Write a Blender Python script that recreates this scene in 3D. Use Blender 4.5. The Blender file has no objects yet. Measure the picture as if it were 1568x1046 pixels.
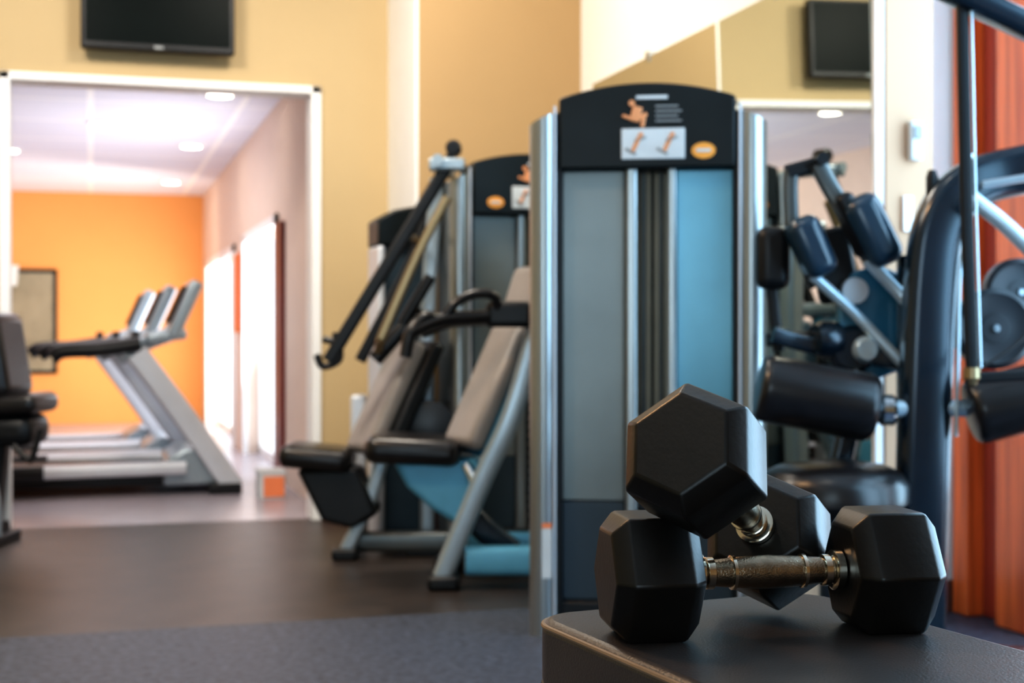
import bpy, math, random
from mathutils import Vector, Matrix, Euler
random.seed(3)
TH = math.radians(16.5)
CT, ST = math.cos(TH), math.sin(TH)
def C(x, y, z=0.0):          # survey axes -> room axes (metres)
    return Vector((x*CT + y*ST, -x*ST + y*CT, z))
scene = bpy.context.scene

# ------------------------------------------------------------- materials
def mat(name, col, rough=0.5, metal=0.0, var=0.08, vscale=8.0, bump=0.0, bscale=60.0, coat=0.0, emit=None, estr=0.0, spec=0.5, stretch=None):
    m = bpy.data.materials.new(name); m.use_nodes = True
    nt = m.node_tree; b = nt.nodes['Principled BSDF']
    b.inputs['Roughness'].default_value = rough
    b.inputs['Metallic'].default_value = metal
    b.inputs['Coat Weight'].default_value = coat
    b.inputs['Coat Roughness'].default_value = 0.15
    b.inputs['Specular IOR Level'].default_value = spec
    tc = nt.nodes.new('ShaderNodeTexCoord'); mp = nt.nodes.new('ShaderNodeMapping')
    nt.links.new(tc.outputs['Object'], mp.inputs['Vector'])
    if stretch: mp.inputs['Scale'].default_value = stretch
    n = nt.nodes.new('ShaderNodeTexNoise'); n.inputs['Scale'].default_value = vscale; n.inputs['Detail'].default_value = 4
    nt.links.new(mp.outputs['Vector'], n.inputs['Vector'])
    r = nt.nodes.new('ShaderNodeValToRGB')
    r.color_ramp.elements[0].position = 0.3; r.color_ramp.elements[1].position = 0.7
    r.color_ramp.elements[0].color = tuple(c*(1-var) for c in col)+(1,)
    r.color_ramp.elements[1].color = tuple(min(1, c*(1+var)) for c in col)+(1,)
    nt.links.new(n.outputs['Fac'], r.inputs['Fac']); nt.links.new(r.outputs['Color'], b.inputs['Base Color'])
    if bump > 0:
        n2 = nt.nodes.new('ShaderNodeTexNoise'); n2.inputs['Scale'].default_value = bscale; n2.inputs['Detail'].default_value = 3
        nt.links.new(mp.outputs['Vector'], n2.inputs['Vector'])
        bp = nt.nodes.new('ShaderNodeBump'); bp.inputs['Strength'].default_value = bump; bp.inputs['Distance'].default_value = 0.002
        nt.links.new(n2.outputs['Fac'], bp.inputs['Height']); nt.links.new(bp.outputs['Normal'], b.inputs['Normal'])
    if emit:
        b.inputs['Emission Color'].default_value = emit+(1,); b.inputs['Emission Strength'].default_value = estr
    return m

M = {}
M['tan'] = mat('paint_tan', (0.55,0.41,0.225), 0.75, var=0.04, vscale=1.5, bump=0.1)
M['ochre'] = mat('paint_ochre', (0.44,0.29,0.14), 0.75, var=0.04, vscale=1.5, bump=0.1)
M['cream'] = mat('paint_cream', (0.88,0.85,0.80), 0.7, var=0.03, vscale=1.5, bump=0.1)
M['beige'] = mat('paint_beige', (0.56,0.35,0.22), 0.7, var=0.03, vscale=1.5, bump=0.1)
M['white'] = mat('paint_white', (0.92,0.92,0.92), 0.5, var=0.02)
M['orange'] = mat('paint_orange', (0.86,0.38,0.115), 0.7, var=0.04, vscale=1.2)
M['peach'] = mat('paint_peach', (0.84,0.68,0.58), 0.7, var=0.03)
M['basebrown'] = mat('baseboard_brown', (0.14,0.045,0.03), 0.5)
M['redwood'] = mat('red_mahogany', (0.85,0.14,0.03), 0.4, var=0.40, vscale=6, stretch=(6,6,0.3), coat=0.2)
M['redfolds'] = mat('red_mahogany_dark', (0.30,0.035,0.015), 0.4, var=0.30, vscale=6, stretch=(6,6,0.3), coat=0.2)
M['floor'] = mat('rubber_floor', (0.034,0.025,0.021), 0.40, var=0.3, vscale=6, bump=0.3, bscale=150, spec=0.5)
M['floor2'] = mat('rubber_floor_blue', (0.048,0.056,0.078), 0.5, var=0.55, vscale=40, bump=0.3, bscale=150, spec=0.35)
M['floorfar'] = mat('light_floor', (0.42,0.39,0.44), 0.26, var=0.06, vscale=4)
M['black'] = mat('black_plastic', (0.008,0.009,0.011), 0.38, var=0.2, spec=0.35)
M['capblack'] = mat('cap_black', (0.006,0.009,0.010), 0.38, var=0.2, spec=0.25)
M['rubber'] = mat('hex_rubber', (0.0075,0.006,0.005), 0.36, var=0.25, vscale=30, bump=0.10, bscale=160, spec=0.34)
M['vinyl'] = mat('black_vinyl', (0.010,0.009,0.010), 0.28, var=0.2, vscale=20, bump=0.12, bscale=200)
M['benchv'] = mat('bench_vinyl', (0.046,0.038,0.036), 0.33, var=0.12, vscale=14, bump=0.25, bscale=350)
M['piping'] = mat('bench_piping', (0.24,0.16,0.10), 0.5)
M['greypad'] = mat('grey_backpad', (0.25,0.225,0.21), 0.38, var=0.08)
M['alu'] = mat('brushed_aluminium', (0.38,0.41,0.42), 0.30, 0.85, var=0.06, vscale=20, stretch=(20,20,0.4))
M['chrome'] = mat('chrome', (0.62,0.70,0.76), 0.14, 1.0, var=0.03)
M['bar'] = mat('highlight_bright', (0.55,0.70,0.80), 0.25, 0.5, var=0.03)
M['dsteel'] = mat('dark_steel_paint', (0.11,0.12,0.12), 0.30, 0.6, var=0.1)
M['chromew'] = mat('handle_steel', (0.66,0.60,0.50), 0.16, 1.0, var=0.1, vscale=30)
M['knurl'] = mat('knurled_steel', (0.28,0.23,0.17), 0.25, 1.0, var=0.3, vscale=60, bump=0.35, bscale=500)
M['silver'] = mat('silver_paint', (0.36,0.43,0.48), 0.30, 0.5, var=0.05)
M['silverw'] = mat('silver_white_paint', (0.60,0.63,0.68), 0.35, 0.3, var=0.04)
M['navy'] = mat('navy_frame_paint', (0.008,0.020,0.034), 0.24, 0.3, var=0.1, coat=0.5)
M['blue'] = mat('light_blue_shroud', (0.13,0.43,0.64), 0.4, 0.1, var=0.08)
M['bluepad'] = mat('blue_vinyl', (0.009,0.032,0.058), 0.28, var=0.1, coat=0.4)
M['teal'] = mat('teal_shell', (0.025,0.15,0.25), 0.32, var=0.1, coat=0.3)
M['panel'] = mat('stack_cover_grey', (0.175,0.200,0.198), 0.32, 0.3, var=0.12, vscale=3)
M['panelb'] = mat('stack_cover_window_lit', (0.13,0.34,0.45), 0.26, 0.3, var=0.12, vscale=3)  # blue of the window light put into the right cover's base colour
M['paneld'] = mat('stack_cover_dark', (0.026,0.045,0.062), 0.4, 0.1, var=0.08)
M['weight'] = mat('weight_plate_grey', (0.014,0.018,0.024), 0.35)
M['sticker'] = mat('sticker_white', (0.62,0.66,0.68), 0.5)
M['text'] = mat('label_grey', (0.30,0.32,0.33), 0.5)
M['logo'] = mat('logo_orange', (0.9,0.38,0.06), 0.5)
M['skin'] = mat('label_figure_orange', (0.75,0.32,0.14), 0.5)
M['screen'] = mat('tv_screen', (0.003,0.006,0.006), 0.35, var=0.1, spec=0.06)
M['mirror_refl'] = mat('mirror_reflection_pale', (0.42,0.38,0.28), 0.15, 0.3, var=0.3, vscale=2)  # pale mottled colour stands in for what the mirror reflects
M['boxo'] = mat('carton_orange', (0.85,0.25,0.10), 0.6)
M['gold'] = mat('brassy_frame', (0.30,0.22,0.12), 0.3, 0.7)
M['slot'] = mat('slot_olive', (0.20,0.17,0.12), 0.4, 0.3)
M['lamp'] = mat('lamp_glow', (1,1,1), 0.5, emit=(1.0,0.88,0.7), estr=14)
# mirror
m = bpy.data.materials.new('mirror_glass'); m.use_nodes = True
b = m.node_tree.nodes['Principled BSDF']; b.inputs['Base Color'].default_value=(0.76,0.83,0.80,1); b.inputs['Metallic'].default_value=1; b.inputs['Roughness'].default_value=0.02
M['mirror'] = m
# ceiling tiles
m = bpy.data.materials.new('ceiling_tiles'); m.use_nodes = True; nt = m.node_tree; b = nt.nodes['Principled BSDF']
tc = nt.nodes.new('ShaderNodeTexCoord'); br = nt.nodes.new('ShaderNodeTexBrick'); br.offset = 0
br.inputs['Color1'].default_value=(0.80,0.81,0.92,1); br.inputs['Color2'].default_value=(0.74,0.75,0.86,1); br.inputs['Mortar'].default_value=(0.95,0.95,0.97,1)
br.inputs['Scale'].default_value=1.0; br.inputs['Brick Width'].default_value=0.9; br.inputs['Row Height'].default_value=0.9; br.inputs['Mortar Size'].default_value=0.02
nt.links.new(tc.outputs['Object'], br.inputs['Vector']); nt.links.new(br.outputs['Color'], b.inputs['Base Color']); b.inputs['Roughness'].default_value=0.8
M['tiles'] = m

# ------------------------------------------------------------- geometry helpers
OFF = {}
def group(name, x, y, yaw=None, absolute=True, world=False):
    """Empty standing on the floor.  absolute: child coordinates are survey coords, origin subtracted."""
    e = bpy.data.objects.new(name, None); scene.collection.objects.link(e); e.empty_display_size = 0.1
    e.location = Vector((x, y, 0)) if world else C(x, y, 0)
    e.rotation_euler = (0, 0, yaw if yaw is not None else (0 if world else -TH))
    OFF[e.name] = Vector((x, y, 0)) if absolute else Vector((0, 0, 0))
    return e
def mk(name, par, verts, faces, material, bevel=0.0, seg=3, smooth=True, angle=40, subsurf=0):
    off = OFF[par.name] if par else Vector((0,0,0))
    me = bpy.data.meshes.new(name)
    me.from_pydata([tuple(Vector(v)-off) for v in verts], [], faces)
    me.validate(); me.update()
    import bmesh
    bm = bmesh.new(); bm.from_mesh(me); bmesh.ops.recalc_face_normals(bm, faces=bm.faces); bm.to_mesh(me); bm.free()
    me.materials.append(material)
    if smooth:
        me.polygons.foreach_set('use_smooth', [True]*len(me.polygons)); me.set_sharp_from_angle(angle=math.radians(angle))
    o = bpy.data.objects.new(name, me); scene.collection.objects.link(o)
    if par: o.parent = par
    if bevel > 0:
        md = o.modifiers.new('bevel', 'BEVEL'); md.width = bevel; md.segments = seg; md.limit_method = 'ANGLE'; md.angle_limit = math.radians(30)
        md.harden_normals = False
    if subsurf:
        md = o.modifiers.new('sub', 'SUBSURF'); md.levels = subsurf; md.render_levels = subsurf
    return o
BF = [(0,1,3,2),(4,6,7,5),(0,4,5,1),(2,3,7,6),(0,2,6,4),(1,5,7,3)]
def boxv(x0,x1,y0,y1,z0,z1):
    return [(x,y,z) for x in (x0,x1) for y in (y0,y1) for z in (z0,z1)]
def box(name, par, x0,x1,y0,y1,z0,z1, material, bevel=0.0, seg=3):
    return mk(name, par, boxv(x0,x1,y0,y1,z0,z1), BF, material, bevel, seg)
def boxes(name, par, lst, material, bevel=0.0):
    vs=[]; fs=[]
    for bb in lst:
        n=len(vs); vs += boxv(*bb); fs += [tuple(i+n for i in f) for f in BF]
    return mk(name, par, vs, fs, material, bevel)
def pad(name, par, c, d, rot, material, bevel=0.02, seg=5):
    R = Euler([math.radians(a) for a in rot]).to_matrix(); c = Vector(c)
    vs = [c + R @ Vector(v) for v in boxv(-d[0]/2,d[0]/2,-d[1]/2,d[1]/2,-d[2]/2,d[2]/2)]
    return mk(name, par, vs, BF, material, bevel, seg, angle=60)
def catmull(pts, n):
    P = [Vector(p) for p in pts]
    if len(P) < 3 or n <= 1: return P
    out = []
    for i in range(len(P)-1):
        p0 = P[i-1] if i > 0 else P[i]*2-P[i+1]; p1=P[i]; p2=P[i+1]; p3 = P[i+2] if i+2 < len(P) else P[i+1]*2-P[i]
        for k in range(n):
            t=k/n
            out.append(0.5*((2*p1)+(-p0+p2)*t+(2*p0-5*p1+4*p2-p3)*t*t+(-p0+3*p1-3*p2+p3)*t**3))
    out.append(P[-1]); return out
def sweep(name, par, pts, prof, material, n=6, up=(0,1,0), bevel=0):
    P = catmull(pts, n); U = Vector(up)
    vs=[]; k=len(prof); fs=[]
    nrm=None
    for i,p in enumerate(P):
        t = (P[min(i+1,len(P)-1)]-P[max(i-1,0)]).normalized()
        if nrm is None:
            if abs(t.dot(U))>0.95: U = Vector((0,0,1)) if abs(t.z)<0.9 else Vector((1,0,0))
            nrm = (U - t*U.dot(t)).normalized()
        else:
            nrm = (nrm - t*nrm.dot(t)).normalized()
        bn = t.cross(nrm)
        for a,b_ in prof: vs.append(p+nrm*a+bn*b_)
    for i in range(len(P)-1):
        for j in range(k):
            fs.append((i*k+j, i*k+(j+1)%k, (i+1)*k+(j+1)%k, (i+1)*k+j))
    fs.append(tuple(range(k))[::-1]); fs.append(tuple(range((len(P)-1)*k, len(P)*k)))
    return mk(name, par, vs, fs, material, bevel)
def circ(r, n=16): return [(r*math.cos(2*math.pi*i/n), r*math.sin(2*math.pi*i/n)) for i in range(n)]
def rrect(w, h, r=None, n=4):
    r = r or min(w,h)*0.3; out=[]
    for cx,cy,a0 in ((w/2-r,h/2-r,0),(-w/2+r,h/2-r,90),(-w/2+r,-h/2+r,180),(w/2-r,-h/2+r,270)):
        for i in range(n+1):
            a=math.radians(a0+90*i/n); out.append((cx+r*math.cos(a), cy+r*math.sin(a)))
    return out
def tube(name, par, pts, r, material, n=6): return sweep(name, par, pts, circ(r), material, n)
def rtube(name, par, pts, w, h, material, n=6, up=(0,1,0)): return sweep(name, par, pts, rrect(w,h), material, n, up)
def prism(name, par, poly, y0, y1, material, bevel=0.0, seg=3):   # poly in x,z
    k=len(poly); vs=[(x,y0,z) for x,z in poly]+[(x,y1,z) for x,z in poly]
    fs=[tuple(range(k)), tuple(range(k,2*k))[::-1]]+[(i,(i+1)%k,(i+1)%k+k,i+k) for i in range(k)]
    return mk(name, par, vs, fs, material, bevel, seg)
def zprism(name, par, poly, z0, z1, material, bevel=0.0, seg=3):
    k=len(poly); vs=[(x,y,z0) for x,y in poly]+[(x,y,z1) for x,y in poly]
    fs=[tuple(range(k)), tuple(range(k,2*k))[::-1]]+[(i,(i+1)%k,(i+1)%k+k,i+k) for i in range(k)]
    return mk(name, par, vs, fs, material, bevel, seg)
def lathe(name, par, p0, p1, prof, material, n=28):   # prof: (t along 0..1 , radius)
    p0=Vector(p0); p1=Vector(p1); t=(p1-p0).normalized(); U=Vector((0,0,1)) if abs(t.z)<0.9 else Vector((1,0,0))
    a=(U-t*U.dot(t)).normalized(); b_=t.cross(a); vs=[]; fs=[]
    for s,r in prof:
        c=p0+(p1-p0)*s
        for i in range(n):
            w=2*math.pi*i/n; vs.append(c+a*r*math.cos(w)+b_*r*math.sin(w))
    for i in range(len(prof)-1):
        for j in range(n): fs.append((i*n+j,i*n+(j+1)%n,(i+1)*n+(j+1)%n,(i+1)*n+j))
    fs.append(tuple(range(n))[::-1]); fs.append(tuple(range((len(prof)-1)*n,len(prof)*n)))
    return mk(name, par, vs, fs, material, angle=35)
def roundroll(r, e=0.08):
    out=[]
    for i in range(6):
        a=math.pi/2*i/5
        out.append((e*(1-math.cos(a)), r*(0.8+0.2*math.sin(a))))
    return out+[(1-t,rr) for t,rr in out[::-1]]

# ------------------------------------------------------------- room shell (room axes, metres)
YB=6.72; XR=2.14; YE=3.53
box('floor', None, -3.1,2.85,4.35,6.80,-0.1,0.0, M['floor'])
box('floor_front', None, -3.1,2.85,-2.1,4.35,-0.1,0.0, M['floor2'])
box('floor_far_room', None, -2.15,1.25,6.80,14.95,-0.1,0.0, M['floorfar'])
boxes('wall_back', None, [(-3.1,-0.36,YB,YB+.15,0,3),(1.015,1.381,YB,YB+.15,0,3),(-0.36,1.015,YB,YB+.15,2.03,3)], M['tan'])
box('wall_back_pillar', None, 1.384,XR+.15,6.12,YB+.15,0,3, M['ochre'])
box('pillar_lit_face', None, 1.370,1.384,6.125,YB,0,3, M['white'])  # white panel laid on so the pillar's side face looks lit
box('wall_right', None, XR,XR+.15,YE+.03,6.12,0,3, M['cream'])
box('wall_right_end', None, XR,XR+.15,YE,YE+.03,0,3, M['beige'])
box('wall_right_return', None, XR+.15,2.85,3.92,4.07,0,3, M['white'])
boxes('wall_right_window', None, [(2.7,2.85,3.55,3.92,0,3),(2.7,2.85,-2.1,0.6,0,3),(2.7,2.85,0.6,3.55,2.45,3),(2.7,2.85,0.6,3.55,0,0.12)], M['cream'])
box('wall_left', None, -3.25,-3.1,-2.1,YB+.15,0,3, M['tan'])
boxes('wall_front', None, [(-3.1,-2.6,-2.25,-2.1,0,3),(-0.7,2.85,-2.25,-2.1,0,3),(-2.6,-0.7,-2.25,-2.1,0,0.4),(-2.6,-0.7,-2.25,-2.1,2.5,3)], M['tan'])
boxes('front_window_added', None, [(-2.6,-2.54,-2.22,-2.14,0.4,2.5),(-0.76,-0.7,-2.22,-2.14,0.4,2.5),(-1.68,-1.62,-2.22,-2.14,0.4,2.5),(-2.6,-0.7,-2.22,-2.14,0.4,0.46),(-2.6,-0.7,-2.22,-2.14,2.44,2.5)], M['white'])  # unseen window, added so the tower front catches light
box('ceiling', None, -3.25,2.85,-2.25,YB+.15,3.0,3.1, M['white'])
box('ceiling_far_room', None, -2.15,1.25,YB+.15,14.95,2.30,2.40, M['tiles'])
box('wall_far_orange', None, -2.15,1.25,14.8,14.95,0,2.3, M['orange'])
box('wall_far_left', None, -2.15,-2.0,YB+.15,14.8,0,2.3, M['peach'])
boxes('wall_far_right', None, [(1.1,1.25,YB+.15,8.78,0,2.3),(1.1,1.25,10.7,11.45,0,2.3),(1.1,1.25,14.2,14.8,0,2.3),(1.1,1.25,8.78,10.7,1.57,2.3),(1.1,1.25,11.45,14.2,1.55,2.3)], M['peach'])
# trims
boxes('trim_opening', None, [(1.00,1.045,YB-.02,YB+.16,0,2.05),(-0.39,-0.345,YB-.02,YB+.16,0,2.05),(-0.39,1.045,YB-.02,YB+.16,2.015,2.05)], M['white'], 0.004)
boxes('trim_far_doors', None, [(1.08,1.12,8.72,8.80,0,1.62),(1.08,1.12,10.66,10.74,0,1.62),(1.08,1.12,8.72,10.74,1.56,1.62),(1.08,1.12,11.40,11.5,0,1.6),(1.08,1.12,14.15,14.24,0,1.6),(1.08,1.12,11.4,14.24,1.54,1.6)], M['white'])
boxes('window_1', None, [(1.20,1.23,8.78,10.7,0.0,0.06),(1.20,1.23,9.70,9.75,0,1.57),(1.20,1.23,10.66,10.7,0,1.57)], M['white'])
boxes('window_2', None, [(1.20,1.23,11.45,14.2,0.0,0.06),(1.20,1.23,12.8,12.85,0,1.57)], M['white'])
box('door_1', None, 1.07,1.10,8.42,8.72,0,1.55, mat('door_dark_red',(0.16,0.02,0.02),0.4))
boxes('baseboard_back', None, [(1.05,1.37,YB-.015,YB,0,0.12),(-3.1,-0.4,YB-.015,YB,0,0.12)], M['basebrown'])
box('baseboard_pillar', None, 1.384,XR,6.105,6.12,0,0.12, M['basebrown'])
box('baseboard_right', None, XR,XR+.15,YE-.015,YE,0,0.10, M['basebrown'])
box('baseboard_return', None, XR+.15,2.70,3.905,3.92,0,0.10, M['basebrown'])
# window on the right: red wooden frame with mullions
boxes('window_3', None, [(2.60,2.70,3.82,3.90,0.0,2.35),(2.60,2.70,3.52,3.68,0,2.35),
      (2.64,2.84,2.55,2.65,0.12,2.45),(2.64,2.84,1.55,1.65,0.12,2.45),(2.64,2.84,0.55,0.65,0.0,2.45),(2.64,2.84,0.6,3.55,2.35,2.45),(2.60,2.70,3.52,3.90,2.35,2.45),(2.64,2.84,0.6,3.55,0.10,0.18)], M['redwood'], 0.008)
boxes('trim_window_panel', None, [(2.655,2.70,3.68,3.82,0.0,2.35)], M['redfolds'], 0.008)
# mirror on right wall (leans into the room by a few cm at the top)
g = group('wall_mirror', XR, 4.5, world=True, yaw=0)
y0m=YE+.03; y1m=5.86
mk('glass', g, [(XR-.005,y0m,0.15),(XR-.005,y1m,0.15),(XR-.037,y1m,1.97),(XR-.037,y0m,1.97),(XR-.001,y0m,0.15),(XR-.001,y1m,0.15),(XR-.030,y1m,1.97),(XR-.030,y0m,1.97)],
   [(0,1,2,3),(4,5,6,7),(0,1,5,4),(2,3,7,6),(0,3,7,4),(1,2,6,5)], M['mirror'], smooth=False)
box('frame_edge', g, XR-.030,XR-.0005,YE+.005,YE+.025,0.13,3.0, M['white'], 0.003)
boxes('wall_clips', g, [(XR-.04,XR-.0005,4.1,4.14,1.95,1.99),(XR-.04,XR-.0005,5.2,5.24,1.95,1.99),(XR-.012,XR-.0005,4.1,4.14,0.12,0.16),(XR-.012,XR-.0005,5.2,5.24,0.12,0.16)], M['chrome'])
# phone / thermostat on pillar end
g = group('wall_thermostat', XR+.09, YE-.01, world=True, yaw=0)
box('body', g, XR+.065,XR+.105,YE-.025,YE,1.365,1.475, M['sticker'], 0.006)
box('display', g, XR+.073,XR+.097,YE-.030,YE-.024,1.425,1.46, M['text'], 0.001)
box('light_switch_plate', g, XR+.050,XR+.082,YE-.01,YE,1.165,1.265, M['white'], 0.003)

# ------------------------------------------------------------- television
g = group('wall_television', 0.295, 6.6, world=True, yaw=0)
box('casing', g, -0.042,0.633,6.60,6.66,2.155,2.56, M['black'], 0.01)
box('screen', g, -0.022,0.613,6.597,6.602,2.185,2.545, M['screen'])
box('wall_bracket', g, 0.2,0.4,6.66,6.72,2.25,2.45, M['black'])
box('logo', g, 0.275,0.315,6.594,6.602,2.163,2.176, M['text'])

# ------------------------------------------------------------- far room contents
def picture(name, x0,x1,z0,z1):
    g = group(name, (x0+x1)/2, 14.77, world=True, yaw=0)
    f=0.035
    boxes('frame', g, [(x0,x1,14.76,14.80,z0,z0+f),(x0,x1,14.76,14.80,z1-f,z1),(x0,x0+f,14.76,14.80,z0,z1),(x1-f,x1,14.76,14.80,z0,z1)], M['black'])
    box('glass', g, x0+f,x1-f,14.775,14.79,z0+f,z1-f, M['mirror_refl'])
picture('framed_mirror', -0.82,-0.317,0.50,1.53)
g = group('wall_sconce', -0.76, 14.6, world=True, yaw=0)
lathe('shade', g, (-0.76,14.66,1.36),(-0.76,14.66,1.56), [(0,0.07),(1,0.09)], M['sticker'])
box('bracket', g, -0.78,-0.74,14.70,14.80,1.40,1.46, M['chrome'])
g = group('wall_picture', 1.09, 11.1, world=True, yaw=0)
box('frame', g, 1.07,1.10,10.85,11.25,0.9,1.5, M['redwood'], 0.004)
box('canvas', g, 1.065,1.071,10.9,11.2,0.95,1.45, M['boxo'])
for i,(x,y) in enumerate([(0.73,8.5),(0.72,10.85),(0.71,13.45),(0.07,9.9),(-0.6,8.6),(-0.6,11.5)]):
    g = group('recessed_downlight', x, y, world=True, yaw=0)
    lathe('trim_ring', g, (x,y,2.285),(x,y,2.302), [(0,0.085),(0.5,0.10),(1,0.10)], M['white'])
    lathe('lens', g, (x,y,2.280),(x,y,2.287), [(0,0.07),(1,0.07)], M['lamp'])

def treadmill(y0, dx):
    g = group('treadmill', 0.2+dx, y0, world=True, yaw=0)
    X=lambda x: x+dx
    for s in (-1,1):
        yy=y0+s*0.34
        rtube('side_rail_%d'%(s), g, [(X(-1.05),yy,0.13),(X(0.5),yy,0.15)], 0.10,0.07, M['silverw'] , 1)
        rtube('side_rail_rear_%d'%(s), g, [(X(-1.15),yy,0.125),(X(-0.24),yy,0.135)], 0.115,0.09, M['black'], 1)
        box('foot_%d'%s, g, X(0.62),X(0.80),yy-0.05,yy+0.05,0.0,0.06, M['black'],0.01)
        box('rear_foot_%d'%s, g, X(-1.1),X(-1.0),yy-0.04,yy+0.04,0.0,0.09, M['black'],0.01)
        # upright : broad slanted leg
        sweep('upright_%d'%s, g, [(X(0.76),yy,0.03),(X(0.50),yy,0.42),(X(0.24),yy,0.78)], rrect(0.06,0.12), M['silverw'], 4)
        # hand rail
        sweep('handrail_%d'%s, g, [(X(-0.20),yy,0.755),(X(-0.14),yy,0.79),(X(0.05),yy,0.80),(X(0.26),yy,0.83)], circ(0.04), M['black'], 6)
        sweep('console_arm_%d'%s, g, [(X(0.16),yy,0.76),(X(0.32),yy*0.5+y0*0.5,0.84),(X(0.48),yy*0.6+y0*0.4,0.90)], rrect(0.06,0.08), M['silver'], 4)
    box('belt', g, X(-1.1),X(0.42),y0-0.29,y0+0.29,0.11,0.15, M['black'],0.01)
    box('frame', g, X(-1.0),X(0.60),y0-0.30,y0+0.30,0.05,0.11, M['black'],0.01)
    prism('motor_hood', g, [(X(0.38),0.10),(X(0.40),0.20),(X(0.50),0.26),(X(0.68),0.22),(X(0.76),0.10),(X(0.76),0.05),(X(0.38),0.05)], y0-0.32,y0+0.32, M['silver'],0.02)
    pad('console', g, (X(0.50),y0,1.02), (0.07,0.62,0.34), (0,24,0), M['silver'], 0.02)
    pad('console_screen', g, (X(0.465),y0,1.05), (0.02,0.40,0.22), (0,24,0), M['screen'], 0.005)
    pad('console_tray', g, (X(0.40),y0,0.87), (0.22,0.6,0.06), (0,-8,0), M['silver'], 0.02)
    pad('stop_bar', g, (X(0.24),y0,0.88), (0.05,0.34,0.04), (0,0,0), M['black'], 0.015)
for i in range(3): treadmill(8.33+0.90*i, -0.09*i)

g = group('storage_carton', 0.93, 7.75, world=True, yaw=0)
box('carton', g, 0.86,1.0,7.66,7.82,0.0,0.15, M['sticker'],0.004)
box('label', g, 0.885,0.995,7.655,7.661,0.01,0.12, M['boxo'],0.001)
box('lid', g, 0.855,1.005,7.655,7.825,0.135,0.155, M['sticker'],0.003)

# seat machine at far left, in front of the opening wall
g = group('seated_exercise_machine', -2.15, 6.0)
pad('seat', g, (-2.10,6.0,0.585),(0.28,0.34,0.085),(0,-3,0), M['vinyl'],0.035)
pad('backrest', g, (-2.145,6.0,0.79),(0.11,0.34,0.36),(0,-9,0), M['vinyl'],0.045)
box('shroud', g, -2.30,-1.985,5.86,6.14,0.41,0.545,M['black'],0.05)
rtube('seat_post', g, [(-2.16,6.0,0.45),(-2.20,6.0,0.06)],0.10,0.08,M['black'],1)
rtube('base_rail', g, [(-2.9,6.05,0.05),(-2.14,6.0,0.05)],0.10,0.08,M['black'],1)
rtube('front_leg', g, [(-2.20,5.90,0.42),(-2.145,5.88,0.20),(-2.14,5.88,0.04)],0.04,0.05,M['silver'],4)
box('front_foot', g, -2.19,-2.11,5.82,6.12,0.0,0.045,M['black'],0.01)
tube('side_handle', g, [(-2.05,5.85,0.42),(-1.995,5.84,0.37),(-1.97,5.84,0.37),(-1.935,5.84,0.49)],0.013,M['black'])
rtube('frame_back', g, [(-2.22,6.0,0.62),(-2.5,6.02,0.40),(-2.8,6.05,0.06)],0.08,0.08,M['silver'],5)

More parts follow.
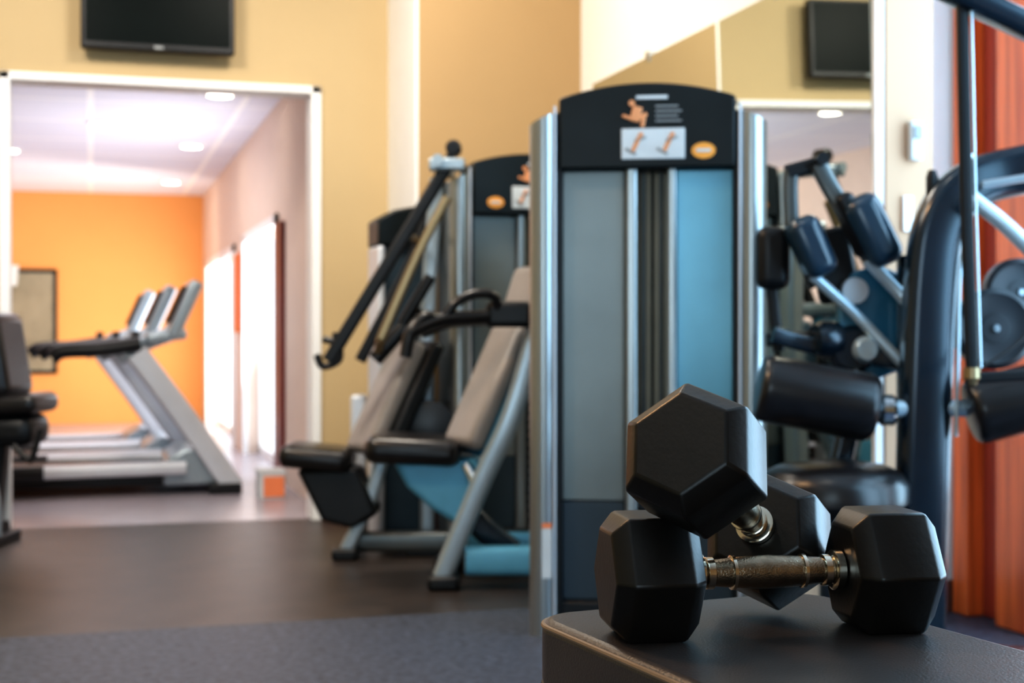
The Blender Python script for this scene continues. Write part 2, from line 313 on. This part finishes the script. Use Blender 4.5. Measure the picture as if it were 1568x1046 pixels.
# ------------------------------------------------------------- weight stack towers
def tower(x, y, yaw, world=False, variant=0):
    g = group('weight_stack_tower', x, y, yaw=yaw, absolute=False, world=world)
    W=0.343; D=0.17
    # aluminium columns with rounded extrusion profile
    for s in (-1,1):
        pts=[]
        for i in range(13):
            a=math.pi*i/12
            pts.append((s*(W-0.045+0.045*math.cos(a)), -0.0-0.055*math.sin(a)))
        pts = pts+[(s*(W-0.09),D),(s*W,D)]
        k=len(pts)
        zt=lambda xx: 1.590-0.085*(abs(xx)/W)**2-0.022
        vs=[(px,py,0.0) for px,py in pts]+[(px,py,zt(px)) for px,py in pts]
        fs=[tuple(range(k)),tuple(range(k,2*k))[::-1]]+[(i,(i+1)%k,(i+1)%k+k,i+k) for i in range(k)]
        mk('column_%s'%('left' if s<0 else 'right'), g, vs, fs, M['alu'])
        rtube('column_rib_%s'%('left' if s<0 else 'right'), g, [(s*(W-0.078),-0.046,0.0),(s*(W-0.078),-0.046,1.535)],0.008,0.008,M['silverw'],1)
        box('column_groove_%s'%('left' if s<0 else 'right'), g, s*(W-0.092)-0.004,s*(W-0.092)+0.004,-0.03,0.02,0.0,1.36, M['black'])
    ci=W-0.09
    top=[]
    for i in range(25):
        xx=-ci+2*ci*i/24; top.append((xx,1.598-0.075*(xx/ W)**2))
    prism('cap', g, top+[(ci,1.352),(-ci,1.352)][0:2], -0.05, D, M['capblack'], 0.008)
    box('base', g, -ci,ci,-0.02,D,0.0,0.10, M['black'],0.01)
    box('cover_left', g, -ci+0.006,-0.065,0.0,0.03,0.39,1.352, M['panel'],0.004)
    box('cover_right', g, 0.085,ci-0.006,0.0,0.03,0.39,1.352, M['panelb'],0.004)
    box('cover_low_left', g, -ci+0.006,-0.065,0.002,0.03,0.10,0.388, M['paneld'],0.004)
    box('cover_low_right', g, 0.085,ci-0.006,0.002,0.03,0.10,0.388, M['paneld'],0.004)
    rtube('slot_edge_left', g, [(-0.045,-0.005,0.10),(-0.045,-0.005,1.352)],0.04,0.035,M['alu'],1)
    rtube('slot_edge_right', g, [(0.072,-0.005,0.10),(0.072,-0.005,1.352)],0.03,0.026,M['alu'],1)
    box('slot_back', g, -0.065,0.085,0.07,0.075,0.60,1.352, M['slot'])
    box('back_cover', g, -ci,ci,0.15,D,0.10,1.352, M['paneld'])
    for i in range(14):
        box('weight_plate_%d'%i, g, -0.028,0.058,0.04,0.12,0.11+i*0.036,0.142+i*0.036, M['weight'],0.003)
    for k,xx in enumerate((-0.012,0.04)):
        tube('guide_rod_%d'%k, g, [(xx,0.055,0.60),(xx,0.055,1.352)],0.006,M['dsteel'],1)
    tube('cable', g, [(0.014,0.055,0.60),(0.014,0.055,1.352)],0.004,M['black'],1)
    tube('selector_pin', g, [(0.015,0.05,0.47),(0.015,0.0,0.47)],0.008,M['boxo'],1)
    # placards on the cap
    y0=-0.054
    sx = 0 if variant==0 else -0.022
    lx = 0.162 if variant==0 else -0.163
    box('instruction_sticker', g, -0.072+sx,0.109+sx,y0,-0.049,1.378,1.466, M['sticker'],0.002)
    for j,xx in enumerate((-0.03+sx,0.06+sx)):
        pad('drawing_body_%d'%j, g, (xx,y0-0.001,1.42),(0.012,0.002,0.05),(0,25,0),M['skin'],0.0008)
        pad('drawing_head_%d'%j, g, (xx+0.014,y0-0.001,1.448),(0.012,0.002,0.012),(0,0,0),M['skin'],0.0008)
        pad('drawing_arm_%d'%j, g, (xx+0.012,y0-0.001,1.435),(0.035,0.002,0.008),(0,-20,0),M['text'],0.0008)
        pad('drawing_leg_%d'%j, g, (xx-0.015,y0-0.001,1.40),(0.035,0.002,0.009),(0,30,0),M['text'],0.0008)
    for j in range(4):
        box('text_line_%d'%j, g, 0.025,0.10-0.01*(j%2),y0,-0.049,1.485+0.014*j,1.489+0.014*j, M['text'])
    box('title', g, -0.03,0.06,y0,-0.049,1.550,1.560, M['sticker'])
    pad('figure_torso', g, (-0.030,y0,1.507),(0.028,0.006,0.045),(0,15,0),M['skin'],0.003)
    lathe('figure_head', g, (-0.042,y0-0.004,1.538),(-0.042,y0+0.004,1.538),[(0,0.009),(1,0.009)],M['skin'])
    pad('figure_arm', g, (-0.012,y0,1.500),(0.03,0.006,0.012),(0,-30,0),M['skin'],0.003)
    pad('figure_leg', g, (-0.010,y0,1.484),(0.012,0.006,0.03),(0,10,0),M['skin'],0.003)
    pad('figure_arm_b', g, (-0.055,y0,1.498),(0.03,0.006,0.010),(0,20,0),M['skin'],0.003)
    k=24; vs=[(lx+0.034*math.cos(2*math.pi*i/k), y0-0.001, 1.400+0.023*math.sin(2*math.pi*i/k)) for i in range(k)]
    vs+= [(v[0],-0.049,v[2]) for v in vs]
    mk('logo_oval', g, vs, [tuple(range(k)),tuple(range(k,2*k))[::-1]]+[(i,(i+1)%k,(i+1)%k+k,i+k) for i in range(k)], M['logo'])
    box('logo_word', g, lx-0.02,lx+0.02,y0-0.003,y0,1.396,1.405, M['sticker'])
    box('warning_label', g, -W+0.042,-W+0.07,-0.0565,-0.04,0.17,0.33, M['sticker'])
    box('warning_label_head', g, -W+0.042,-W+0.07,-0.0570,-0.04,0.315,0.33, M['boxo'])
    return g
tower(0.392, 4.13, -TH-math.radians(7))
tower(1.70, 5.47, 0.0, world=True, variant=1)
# low third stack behind the row
g = group('weight_stack_cabinet', 1.27, 5.95, world=True, yaw=0)
prism('cap', g, [(1.15,1.25),(1.15,1.36),(1.22,1.40),(1.30,1.415),(1.37,1.41),(1.37,1.25)], 5.85,6.08, M['capblack'],0.01)
box('column_left', g, 1.15,1.18,5.85,6.08,0,1.25, M['silverw'],0.012)
box('cover', g, 1.18,1.37,5.88,6.08,0.0,1.25, M['paneld'],0.004)

# ------------------------------------------------------------- chest press machine (near)
g = group('chest_press_machine', -0.1, 5.05)
sd=5.08
pad('seat', g, (-0.345,sd,0.470),(0.33,0.34,0.095),(0,3,0), M['vinyl'],0.04)
pad('seat_front', g, (-0.46,sd,0.474),(0.12,0.30,0.10),(0,0,0), M['vinyl'],0.045)
pad('back_pad', g, (-0.085,sd-0.02,0.69),(0.07,0.23,0.47),(0,26,28), M['greypad'],0.03)
pad('back_pad_shell', g, (-0.022,sd,0.685),(0.07,0.30,0.52),(0,26,28), M['teal'],0.03)
pad('head_pad', g, (0.06,sd,1.02),(0.08,0.22,0.2),(0,20,28), M['greypad'],0.03)
rtube('front_leg', g, [(-0.24,4.90,0.04),(-0.10,4.90,0.38),(0.0,4.90,0.60),(0.09,4.92,0.90)],0.06,0.07,M['silver'],5)
rtube('front_leg_far', g, [(-0.24,5.28,0.04),(-0.10,5.28,0.38),(0.0,5.28,0.60),(0.09,5.26,0.90)],0.06,0.07,M['silver'],5)
box('foot', g, -0.29,-0.18,4.84,4.97,0.0,0.05, M['black'],0.015)
box('foot_far', g, -0.29,-0.18,5.22,5.34,0.0,0.05, M['black'],0.015)
rtube('base_beam', g, [(-0.16,4.92,0.095),(0.42,4.92,0.095)],0.08,0.10,M['blue'],1)
rtube('base_beam_far', g, [(-0.16,5.26,0.095),(0.42,5.26,0.095)],0.08,0.10,M['blue'],1)
prism('shroud', g, [(-0.42,0.43),(-0.12,0.44),(-0.10,0.34),(-0.16,0.22),(-0.20,0.21),(-0.28,0.26),(-0.37,0.34)], 4.99,5.17, M['blue'],0.02)
rtube('seat_post', g, [(-0.30,5.08,0.42),(-0.12,5.08,0.20),(0.0,5.08,0.10)],0.07,0.09,M['navy'],5)
tube('handle_bar', g, [(-0.34,4.80,0.885),(-0.24,4.84,0.925),(-0.10,4.88,0.935),(0.07,4.92,0.955)],0.026,M['vinyl'])
tube('handle_loop', g, [(-0.23,4.84,0.93),(-0.19,4.84,0.985),(-0.12,4.85,1.015),(-0.06,4.86,1.005),(-0.05,4.88,0.95)],0.017,M['vinyl'])
tube('handle_grip', g, [(-0.36,4.80,0.80),(-0.34,4.80,0.885),(-0.29,4.82,0.935),(-0.25,4.84,0.92)],0.022,M['vinyl'])
tube('handle_bar_far', g, [(-0.34,5.36,0.885),(-0.24,5.34,0.925),(-0.10,5.30,0.935),(0.07,5.26,0.955)],0.026,M['vinyl'])
box('handle_joint', g, -0.09,0.07,4.86,4.95,0.90,0.99, M['black'],0.02)
tube('handle_crossbar', g, [(0.06,4.92,0.955),(0.06,5.26,0.955)],0.025,M['silver'],1)
tube('adjuster', g, [(-0.16,4.97,0.42),(-0.13,4.94,0.36),(-0.13,4.94,0.30)],0.02,M['chrome'])
rtube('rear_upright', g, [(0.30,5.08,0.05),(0.30,5.08,1.15),(0.15,5.08,1.25)],0.07,0.08,M['silver'],4)
box('rear_foot', g, 0.22,0.38,4.9,5.28,0.0,0.06, M['black'],0.01)
box('link_post', g, 0.26,0.34,4.55,4.95,0.05,0.14, M['navy'],0.01)

# ------------------------------------------------------------- lever press machine (farther)
g = group('lever_press_machine', -0.5, 5.65)
pad('seat', g, (-0.765,5.62,0.395),(0.28,0.30,0.09),(0,6,0), M['vinyl'],0.04)
pad('back_pad', g, (-0.495,5.60,0.63),(0.07,0.24,0.48),(0,26,28), M['greypad'],0.03)
pad('back_shell', g, (-0.435,5.62,0.62),(0.06,0.26,0.50),(0,26,28), M['black'],0.02)
prism('seat_shroud', g, [(-0.84,0.35),(-0.60,0.36),(-0.52,0.18),(-0.62,0.12),(-0.74,0.15)], 5.52,5.72, M['black'],0.02)
rtube('front_leg', g, [(-0.65,5.56,0.03),(-0.56,5.56,0.22),(-0.50,5.56,0.42)],0.045,0.055,M['silver'],4)
box('foot', g, -0.70,-0.60,5.50,5.62,0.0,0.045, M['black'],0.012)
rtube('base_beam', g, [(-0.62,5.62,0.06),(-0.10,5.62,0.06)],0.07,0.08,M['dsteel'],1)
rtube('rear_upright', g, [(-0.34,5.72,0.03),(-0.34,5.72,0.9),(-0.30,5.70,1.5)],0.05,0.06,M['silver'],4)
box('rear_foot', g, -0.42,-0.27,5.6,5.84,0.0,0.05,M['black'],0.01)
box('side_panel', g, -0.665,-0.60,5.84,5.90,0.0,0.63, M['silverw'],0.015)
rtube('lever_near', g, [(-0.225,5.42,1.555),(-0.44,5.42,1.20),(-0.70,5.42,0.775)],0.04,0.05,M['black'],1)
rtube('lever_near_link', g, [(-0.245,5.42,1.40),(-0.36,5.42,1.18),(-0.50,5.42,0.86)],0.03,0.035,M['gold'],4)
rtube('lever_far', g, [(-0.30,5.80,1.50),(-0.40,5.80,1.20),(-0.62,5.80,0.77)],0.04,0.045,M['black'],4)
tube('top_crossbar', g, [(-0.28,5.36,1.535),(-0.25,5.86,1.535)],0.022,M['silver'],1)
box('pivot_plate', g, -0.315,-0.18,5.38,5.46,1.50,1.545, M['silver'],0.008)
lathe('counterweight_knob', g, (-0.222,5.38,1.585),(-0.222,5.46,1.585),[(0,0.02),(0.15,0.03),(0.85,0.03),(1,0.02)],M['black'])
tube('grip_near', g, [(-0.72,5.42,0.86),(-0.665,5.42,0.84),(-0.66,5.42,0.78),(-0.72,5.42,0.755),(-0.745,5.42,0.80)],0.014,M['vinyl'])
tube('grip_upright', g, [(-0.665,5.42,0.79),(-0.67,5.42,0.885)],0.016,M['vinyl'],1)
tube('arm_pad_a', g, [(-0.53,5.50,0.78),(-0.42,5.50,0.90),(-0.34,5.50,0.96)],0.030,M['vinyl'])
tube('arm_pad_b', g, [(-0.42,5.46,0.92),(-0.36,5.46,1.02),(-0.31,5.46,1.10)],0.022,M['vinyl'])
tube('link_bar', g, [(-0.50,5.42,0.86),(-0.52,5.50,0.80)],0.018,M['gold'],1)
tube('cross_link', g, [(-0.40,5.42,1.26),(-0.39,5.80,1.26)],0.016,M['gold'],1)
for k in range(5):
    lathe('loaded_plate_%d'%k, g, (-0.33,5.54+0.03*k,0.50),(-0.33,5.56+0.03*k,0.50),[(0,0.10),(0.3,0.115),(0.7,0.115),(1,0.10)],M['weight'])

# ------------------------------------------------------------- abdominal / arm machine on the right
g = group('pec_fly_machine', 1.0, 3.55)
rtube('arch_frame', g, [(1.025,3.6,0.0),(1.035,3.6,0.35),(1.045,3.6,0.70),(1.06,3.6,1.02),(1.085,3.6,1.16),(1.15,3.6,1.245),(1.27,3.6,1.285),(1.42,3.57,1.30),(1.54,3.52,1.22),(1.58,3.48,1.0),(1.58,3.46,0.5),(1.58,3.46,0.0)],0.10,0.125,M['navy'],6)
rtube('arch_highlight', g, [(1.108,3.548,0.62),(1.112,3.548,0.80),(1.118,3.548,1.04),(1.145,3.548,1.13)],0.012,0.008,M['bar'],5)  # thin bright strip modelled in place of the arch's highlight line
box('base_foot', g, 0.93,1.12,3.50,3.75,0.0,0.06,M['black'],0.02)
rtube('base_rail', g, [(0.70,3.72,0.05),(1.50,3.50,0.05)],0.08,0.08,M['navy'],1)
lathe('roller_pad_left', g, (0.625,3.60,0.742),(0.915,3.585,0.686),roundroll(0.086),M['vinyl'])
tube('roller_axle', g, [(0.91,3.585,0.687),(1.20,3.57,0.690)],0.022,M['bar'],1)
lathe('axle_collar', g, (0.925,3.583,0.684),(0.965,3.58,0.683),[(0,0.034),(0.2,0.04),(0.8,0.04),(1,0.034)],M['chrome'])
lathe('roller_pad_right', g, (1.135,3.52,0.680),(1.46,3.50,0.765),roundroll(0.083),M['vinyl'])
# seat
prof=[(0.0,0.10),(0.10,0.16),(0.30,0.188),(0.60,0.188),(0.80,0.170),(0.93,0.13),(1.0,0.06)]
lathe('seat', g, (0.815,3.60,0.412),(0.815,3.60,0.555),prof,M['vinyl'],32)
rtube('seat_post', g, [(0.825,3.62,0.43),(0.83,3.64,0.05)],0.08,0.08,M['navy'],1)
box('seat_foot', g, 0.74,0.92,3.55,3.73,0.0,0.06,M['black'],0.01)
# arms and pads
tube('press_bar_a', g, [(0.79,3.74,1.03),(0.90,3.74,0.93),(1.02,3.72,0.80)],0.015,M['bar'])
tube('press_bar_b', g, [(0.925,3.70,1.07),(1.0,3.70,0.99),(1.06,3.68,0.92)],0.018,M['bar'])
pad('arm_pad_a', g, (0.785,3.74,1.105),(0.085,0.12,0.165),(0,-24,0),M['bluepad'],0.03)
pad('arm_pad_b', g, (0.935,3.70,1.145),(0.095,0.12,0.195),(0,-26,0),M['bluepad'],0.035)
pad('arm_pad_b_back', g, (0.895,3.72,1.16),(0.05,0.10,0.18),(0,-26,0),M['black'],0.02)
rtube('pad_bracket_a', g, [(0.745,3.76,1.13),(0.80,3.76,1.0)],0.03,0.03,M['black'],1)
rtube('handle_a', g, [(0.735,3.74,1.16),(0.732,3.74,1.26),(0.735,3.74,1.305)],0.035,0.038,M['dsteel'],4)
rtube('handle_top', g, [(0.722,3.74,1.30),(0.815,3.74,1.325)],0.04,0.04,M['black'],1)
rtube('handle_b', g, [(0.80,3.72,1.32),(0.84,3.72,1.245),(0.895,3.70,1.16)],0.035,0.045,M['dsteel'],4)
lathe('handle_knob', g, (0.805,3.68,1.33),(0.805,3.76,1.33),[(0,0.016),(1,0.016)],M['black'])
prism('cam_plate', g, [(0.87,0.80),(0.86,0.95),(0.90,1.04),(0.97,1.06),(1.04,1.03),(1.06,0.90),(1.03,0.78),(0.95,0.75)], 3.76,3.79, M['teal'],0.01)
lathe('cam_hub', g, (0.905,3.745,0.99),(0.905,3.765,0.99),[(0,0.034),(1,0.036)],M['silverw'])
lathe('pivot_bearing', g, (0.93,3.72,0.835),(0.93,3.77,0.835),[(0,0.026),(0.3,0.036),(1,0.036)],M['bar'])
lathe('pivot_housing', g, (0.90,3.74,0.835),(0.90,3.79,0.835),[(0,0.05),(0.4,0.065),(1,0.065)],M['navy'])
rtube('lower_link', g, [(0.69,3.76,0.875),(0.80,3.77,0.845),(1.04,3.74,0.80)],0.03,0.045,M['navy'],4)
pad('rear_head_pad', g, (0.70,3.82,1.08), (0.09,0.08,0.17),(0,0,0),M['black'],0.03)
rtube('rear_pad_stem', g, [(0.70,3.84,1.0),(0.72,3.84,0.83)],0.03,0.03,M['black'],1)
rtube('rear_link_bar', g, [(0.68,3.80,0.86),(1.04,3.80,0.88)],0.03,0.035,M['black'],1)
pad('rear_back_pad', g, (0.86,3.80,1.06), (0.11,0.05,0.20),(0,-10,0),M['black'],0.02)
lathe('counter_roll_b', g, (0.80,3.76,0.86),(0.86,3.78,0.86),[(0,0.04),(0.3,0.05),(1,0.05)],M['navy'])
rtube('rear_mast', g, [(1.05,3.72,0.05),(1.05,3.72,1.08)],0.07,0.08,M['navy'],1)
rtube('back_support', g, [(0.86,3.76,0.50),(0.92,3.76,0.78)],0.06,0.06,M['navy'],1)
# pulley discs to the right
for nm,cx,cz,r,yy in (('pulley_disc_a',1.245,0.890,0.105,3.66),('pulley_disc_b',1.33,0.985,0.09,3.72)):
    lathe(nm, g, (cx,yy,cz),(cx,yy+0.05,cz),[(0,r*0.35),(0.05,r*0.36),(0.05,r*0.8),(0.0,r*0.86),(0.15,r),(0.85,r),(1,r*0.9)],M['weight'],36)
    lathe(nm+'_bolt', g, (cx,yy-0.012,cz),(cx,yy+0.01,cz),[(0,0.008),(0.4,0.011),(1,0.011)],M['silver'])
tube('chrome_brace', g, [(1.13,3.50,1.21),(1.22,3.48,1.13),(1.36,3.46,0.98)],0.020,M['bar'])
tube('chrome_brace_b', g, [(1.15,3.48,1.24),(1.40,3.46,1.28)],0.010,M['silver'])
tube('cable', g, [(1.30,3.44,1.05),(1.24,3.42,0.88),(1.10,3.40,0.78)],0.004,M['black'])
lathe('stop_knob', g, (1.063,3.60,1.20),(1.063,3.60,1.29),[(0,0.012),(0.2,0.015),(0.8,0.015),(1,0.01)],M['black'])
lathe('arch_bolt', g, (1.155,3.60,1.29),(1.155,3.60,1.33),[(0,0.016),(1,0.013)],M['chrome'])

# ------------------------------------------------------------- cable pulldown station
g = group('cable_pulldown_station', 1.45, 3.15)
rtube('upper_beam', g, [(0.90,3.18,1.685),(1.05,3.18,1.61),(1.25,3.17,1.515),(1.45,3.15,1.44)],0.07,0.055,M['navy'],4)
rtube('upright', g, [(1.45,3.15,0.0),(1.45,3.15,1.47)],0.08,0.08,M['navy'],1)
box('foot', g, 1.35,1.55,3.0,3.30,0,0.05,M['black'],0.01)
rtube('swing_rod', g, [(1.005,3.18,1.64),(1.018,3.19,1.20),(1.035,3.20,0.785)],0.022,0.026,M['black'],4)
tube('swing_rod_highlight', g, [(1.021,3.165,1.63),(1.034,3.175,1.20),(1.050,3.185,0.80)],0.003,M['bar'])  # bright tube stands in for the white highlight along the rod
lathe('rod_end', g, (1.035,3.20,0.76),(1.035,3.20,0.80),[(0,0.010),(0.4,0.02),(1,0.018)],M['gold'])
rtube('lower_link', g, [(1.02,3.20,0.775),(1.25,3.18,0.79),(1.45,3.15,0.80)],0.02,0.025,M['black'],3)

# ------------------------------------------------------------- padded bench in the foreground
ZT=0.563
u=Vector((0.41,-0.912)).normalized(); v=Vector((0.912,0.41)).normalized()
org=Vector((0.0255,1.545))+v*0.19+u*(-0.03)
g = group('padded_bench', org.x, org.y)
def bp(a,b): q=org+v*a+u*b; return (q.x,q.y)
W2=0.188; L=1.0; r=0.055
poly=[]
for cx,cy,a0 in ((W2-r,L-r,0),(-W2+r,L-r,90),(-W2+r,r,180),(W2-r,r,270)):
    for i in range(9):
        a=math.radians(a0+90*i/8); poly.append((cx+r*math.cos(a), cy+r*math.sin(a)))
pl=[bp(a,b) for a,b in poly]
zprism('cushion', g, pl, ZT-0.075, ZT, M['benchv'], 0.012, 4)
# seam piping
cl=[Vector((p[0],p[1],ZT-0.006)) for p in pl]; cc=Vector((sum(p.x for p in cl)/len(cl),sum(p.y for p in cl)/len(cl),ZT-0.006))
cl=[p+(cc-p).normalized()*0.002 for p in cl]
sweep('seam_piping', g, cl+[cl[0]], circ(0.0030,8), M['piping'], 1, up=(0,0,1))
cl2=[Vector((p.x,p.y,ZT-0.070)) for p in cl]
sweep('seam_piping_low', g, cl2+[cl2[0]], circ(0.003,8), M['black'], 1, up=(0,0,1))
zprism('board', g, [bp(a*0.93,b*0.97+0.012) for a,b in poly], ZT-0.095, ZT-0.075, M['black'])
def b3(a,b,z): q=bp(a,b); return (q[0],q[1],z)
rtube('spine', g, [b3(0,0.12,ZT-0.125),b3(0,0.90,ZT-0.125)],0.06,0.06,M['navy'],1,up=(0,0,1))
for i,bb in enumerate((0.2,0.82)):
    rtube('leg_%d'%i, g, [b3(0,bb,ZT-0.12),b3(0,bb,0.03)],0.06,0.06,M['navy'],1)
    rtube('foot_%d'%i, g, [b3(-0.2,bb,0.025),b3(0.2,bb,0.025)],0.05,0.05,M['black'],1,up=(0,0,1))

# ------------------------------------------------------------- hex dumbbells
def dumbbell(c1, c2, roll, R=0.072, HL=0.092):
    c1=Vector(c1); c2=Vector(c2); mid=(c1+c2)/2; ax=(c2-c1).normalized(); half=(c2-c1).length/2
    e = bpy.data.objects.new('hex_dumbbell', None); scene.collection.objects.link(e); e.empty_display_size=0.05
    z=(Vector((0,0,1))-ax*ax.z).normalized(); y=z.cross(ax)
    Rm=Matrix((ax,y,z)).transposed() @ Matrix.Rotation(math.radians(roll),3,'X')
    Rw=Matrix.Rotation(-TH,3,'Z') @ Rm
    e.matrix_world = Matrix.Translation(C(mid.x,mid.y,mid.z)) @ Rw.to_4x4()
    OFF[e.name]=Vector((0,0,0))
    for nm,cx in (('head_1',-half),('head_2',half)):
        rings=[(-HL/2,0.74),(-HL/2+0.014,0.97),(-HL/2+0.018,1.0),(HL/2-0.018,1.0),(HL/2-0.014,0.97),(HL/2,0.74)]
        vs=[];fs=[]
        for xx,s in rings:
            for i in range(6):
                a=math.radians(60*i); vs.append((cx+xx,R*s*math.cos(a),R*s*math.sin(a)))
        for i in range(len(rings)-1):
            for j in range(6): fs.append((i*6+j,i*6+(j+1)%6,(i+1)*6+(j+1)%6,(i+1)*6+j))
        fs.append(tuple(range(6))[::-1]); fs.append(tuple(range(30,36)))
        mk(nm, e, vs, fs, M['rubber'], 0.0025, 3, angle=30)
    gi=half-HL/2
    lathe('grip', e, (-gi,0,0),(gi,0,0),[(0.0,0.0135),(0.13,0.0135),(0.20,0.0145),(0.35,0.0165),(0.5,0.0175),(0.65,0.0165),(0.80,0.0145),(0.87,0.0135),(1,0.0135)],M['knurl'],28)
    for k,(t0,t1,rr) in enumerate(((-1.0,-0.86,0.021),(-0.84,-0.72,0.0165),(0.86,1.0,0.021),(0.72,0.84,0.0165),(-0.50,-0.44,0.0178),(0.44,0.50,0.0178))):
        lathe('collar_%d'%k, e, (t0*gi,0,0),(t1*gi,0,0),[(0,rr*0.85),(0.15,rr),(0.85,rr),(1,rr*0.85)],M['chromew'],28)
    return e
hz=ZT+0.072*math.cos(math.radians(30))+0.0005
dumbbell((0.140,1.455,hz),(0.390,1.495,hz),0)
dumbbell((0.181,1.395,0.748),(0.286,1.580,0.643),20)

# ------------------------------------------------------------- ceiling lamps of main room
for x,y in ((-1.0,1.0),(-1.0,4.3),(1.0,2.6),(0.9,5.2)):
    g = group('ceiling_lamp', x, y, world=True, yaw=0)
    lathe('housing', g, (x,y,2.96),(x,y,3.0),[(0,0.16),(0.5,0.18),(1,0.18)],M['white'])
    lathe('diffuser', g, (x,y,2.952),(x,y,2.962),[(0,0.14),(1,0.15)],M['lamp'])

# ------------------------------------------------------------- lights
def area(name, loc, target, sx, sy, power, col):
    l=bpy.data.lights.new(name,'AREA'); l.shape='RECTANGLE'; l.size=sx; l.size_y=sy; l.energy=power; l.color=col
    o=bpy.data.objects.new(name,l); scene.collection.objects.link(o); o.location=loc
    d=Vector(target)-Vector(loc); o.rotation_euler=d.to_track_quat('-Z','Y').to_euler(); return o
area('window_daylight', (2.62,2.2,1.35),(0,3.0,0.8),2.4,2.0,110,(0.38,0.72,1.0))
area('front_fill_light', (-1.65,-2.05,1.45),(0.6,4.0,0.9),1.8,2.0,32,(0.55,0.82,1.0))  # added fill from behind the camera for tower covers and columns
area('lamp_light_a', (-0.6,4.6,2.93),(-0.3,6.2,0.6),0.6,0.6,70,(1.0,0.90,0.78))
area('lamp_light_b', (0.9,5.0,2.93),(1.3,5.8,0.5),0.5,0.5,45,(1.0,0.90,0.78))
area('bench_warm_fill', (-0.5,3.2,2.93),(0.2,1.7,0.6),0.4,0.4,44,(1.0,0.58,0.27))  # added warm fill aimed at the bench, no fixture at this spot
area('far_daylight_a', (1.06,9.7,0.9),(-1,10.2,1.9),1.8,1.4,38,(1.0,0.96,1.0))
area('far_daylight_b', (1.06,12.8,0.9),(-0.6,14.8,0.8),2.5,1.4,52,(1.0,0.90,0.74))
area('far_lamp', (-0.3,10.5,2.25),(-0.3,10.8,0),1.5,4.0,34,(1.0,0.93,0.90))

w=bpy.data.worlds.new('sky'); scene.world=w; w.use_nodes=True
nt=w.node_tree; bg=nt.nodes['Background']; bg.inputs['Color'].default_value=(0.85,0.93,1.0,1); bg.inputs['Strength'].default_value=2.0

# ------------------------------------------------------------- camera
cd=bpy.data.cameras.new('camera'); cam=bpy.data.objects.new('camera',cd); scene.collection.objects.link(cam)
cam.location=(0,0,0.87); cam.rotation_euler=(math.radians(90-0.21),0,-TH)
cd.lens=50; cd.sensor_width=36; cd.clip_start=0.05
cd.dof.use_dof=True; cd.dof.focus_distance=1.45; cd.dof.aperture_fstop=6.0
scene.camera=cam
scene.view_settings.view_transform='Standard'
for lk in ('Medium High Contrast','Standard - Medium High Contrast'):
    try:
        scene.view_settings.look = lk
        print('look', lk); break
    except Exception as ex:
        print('no look', lk)
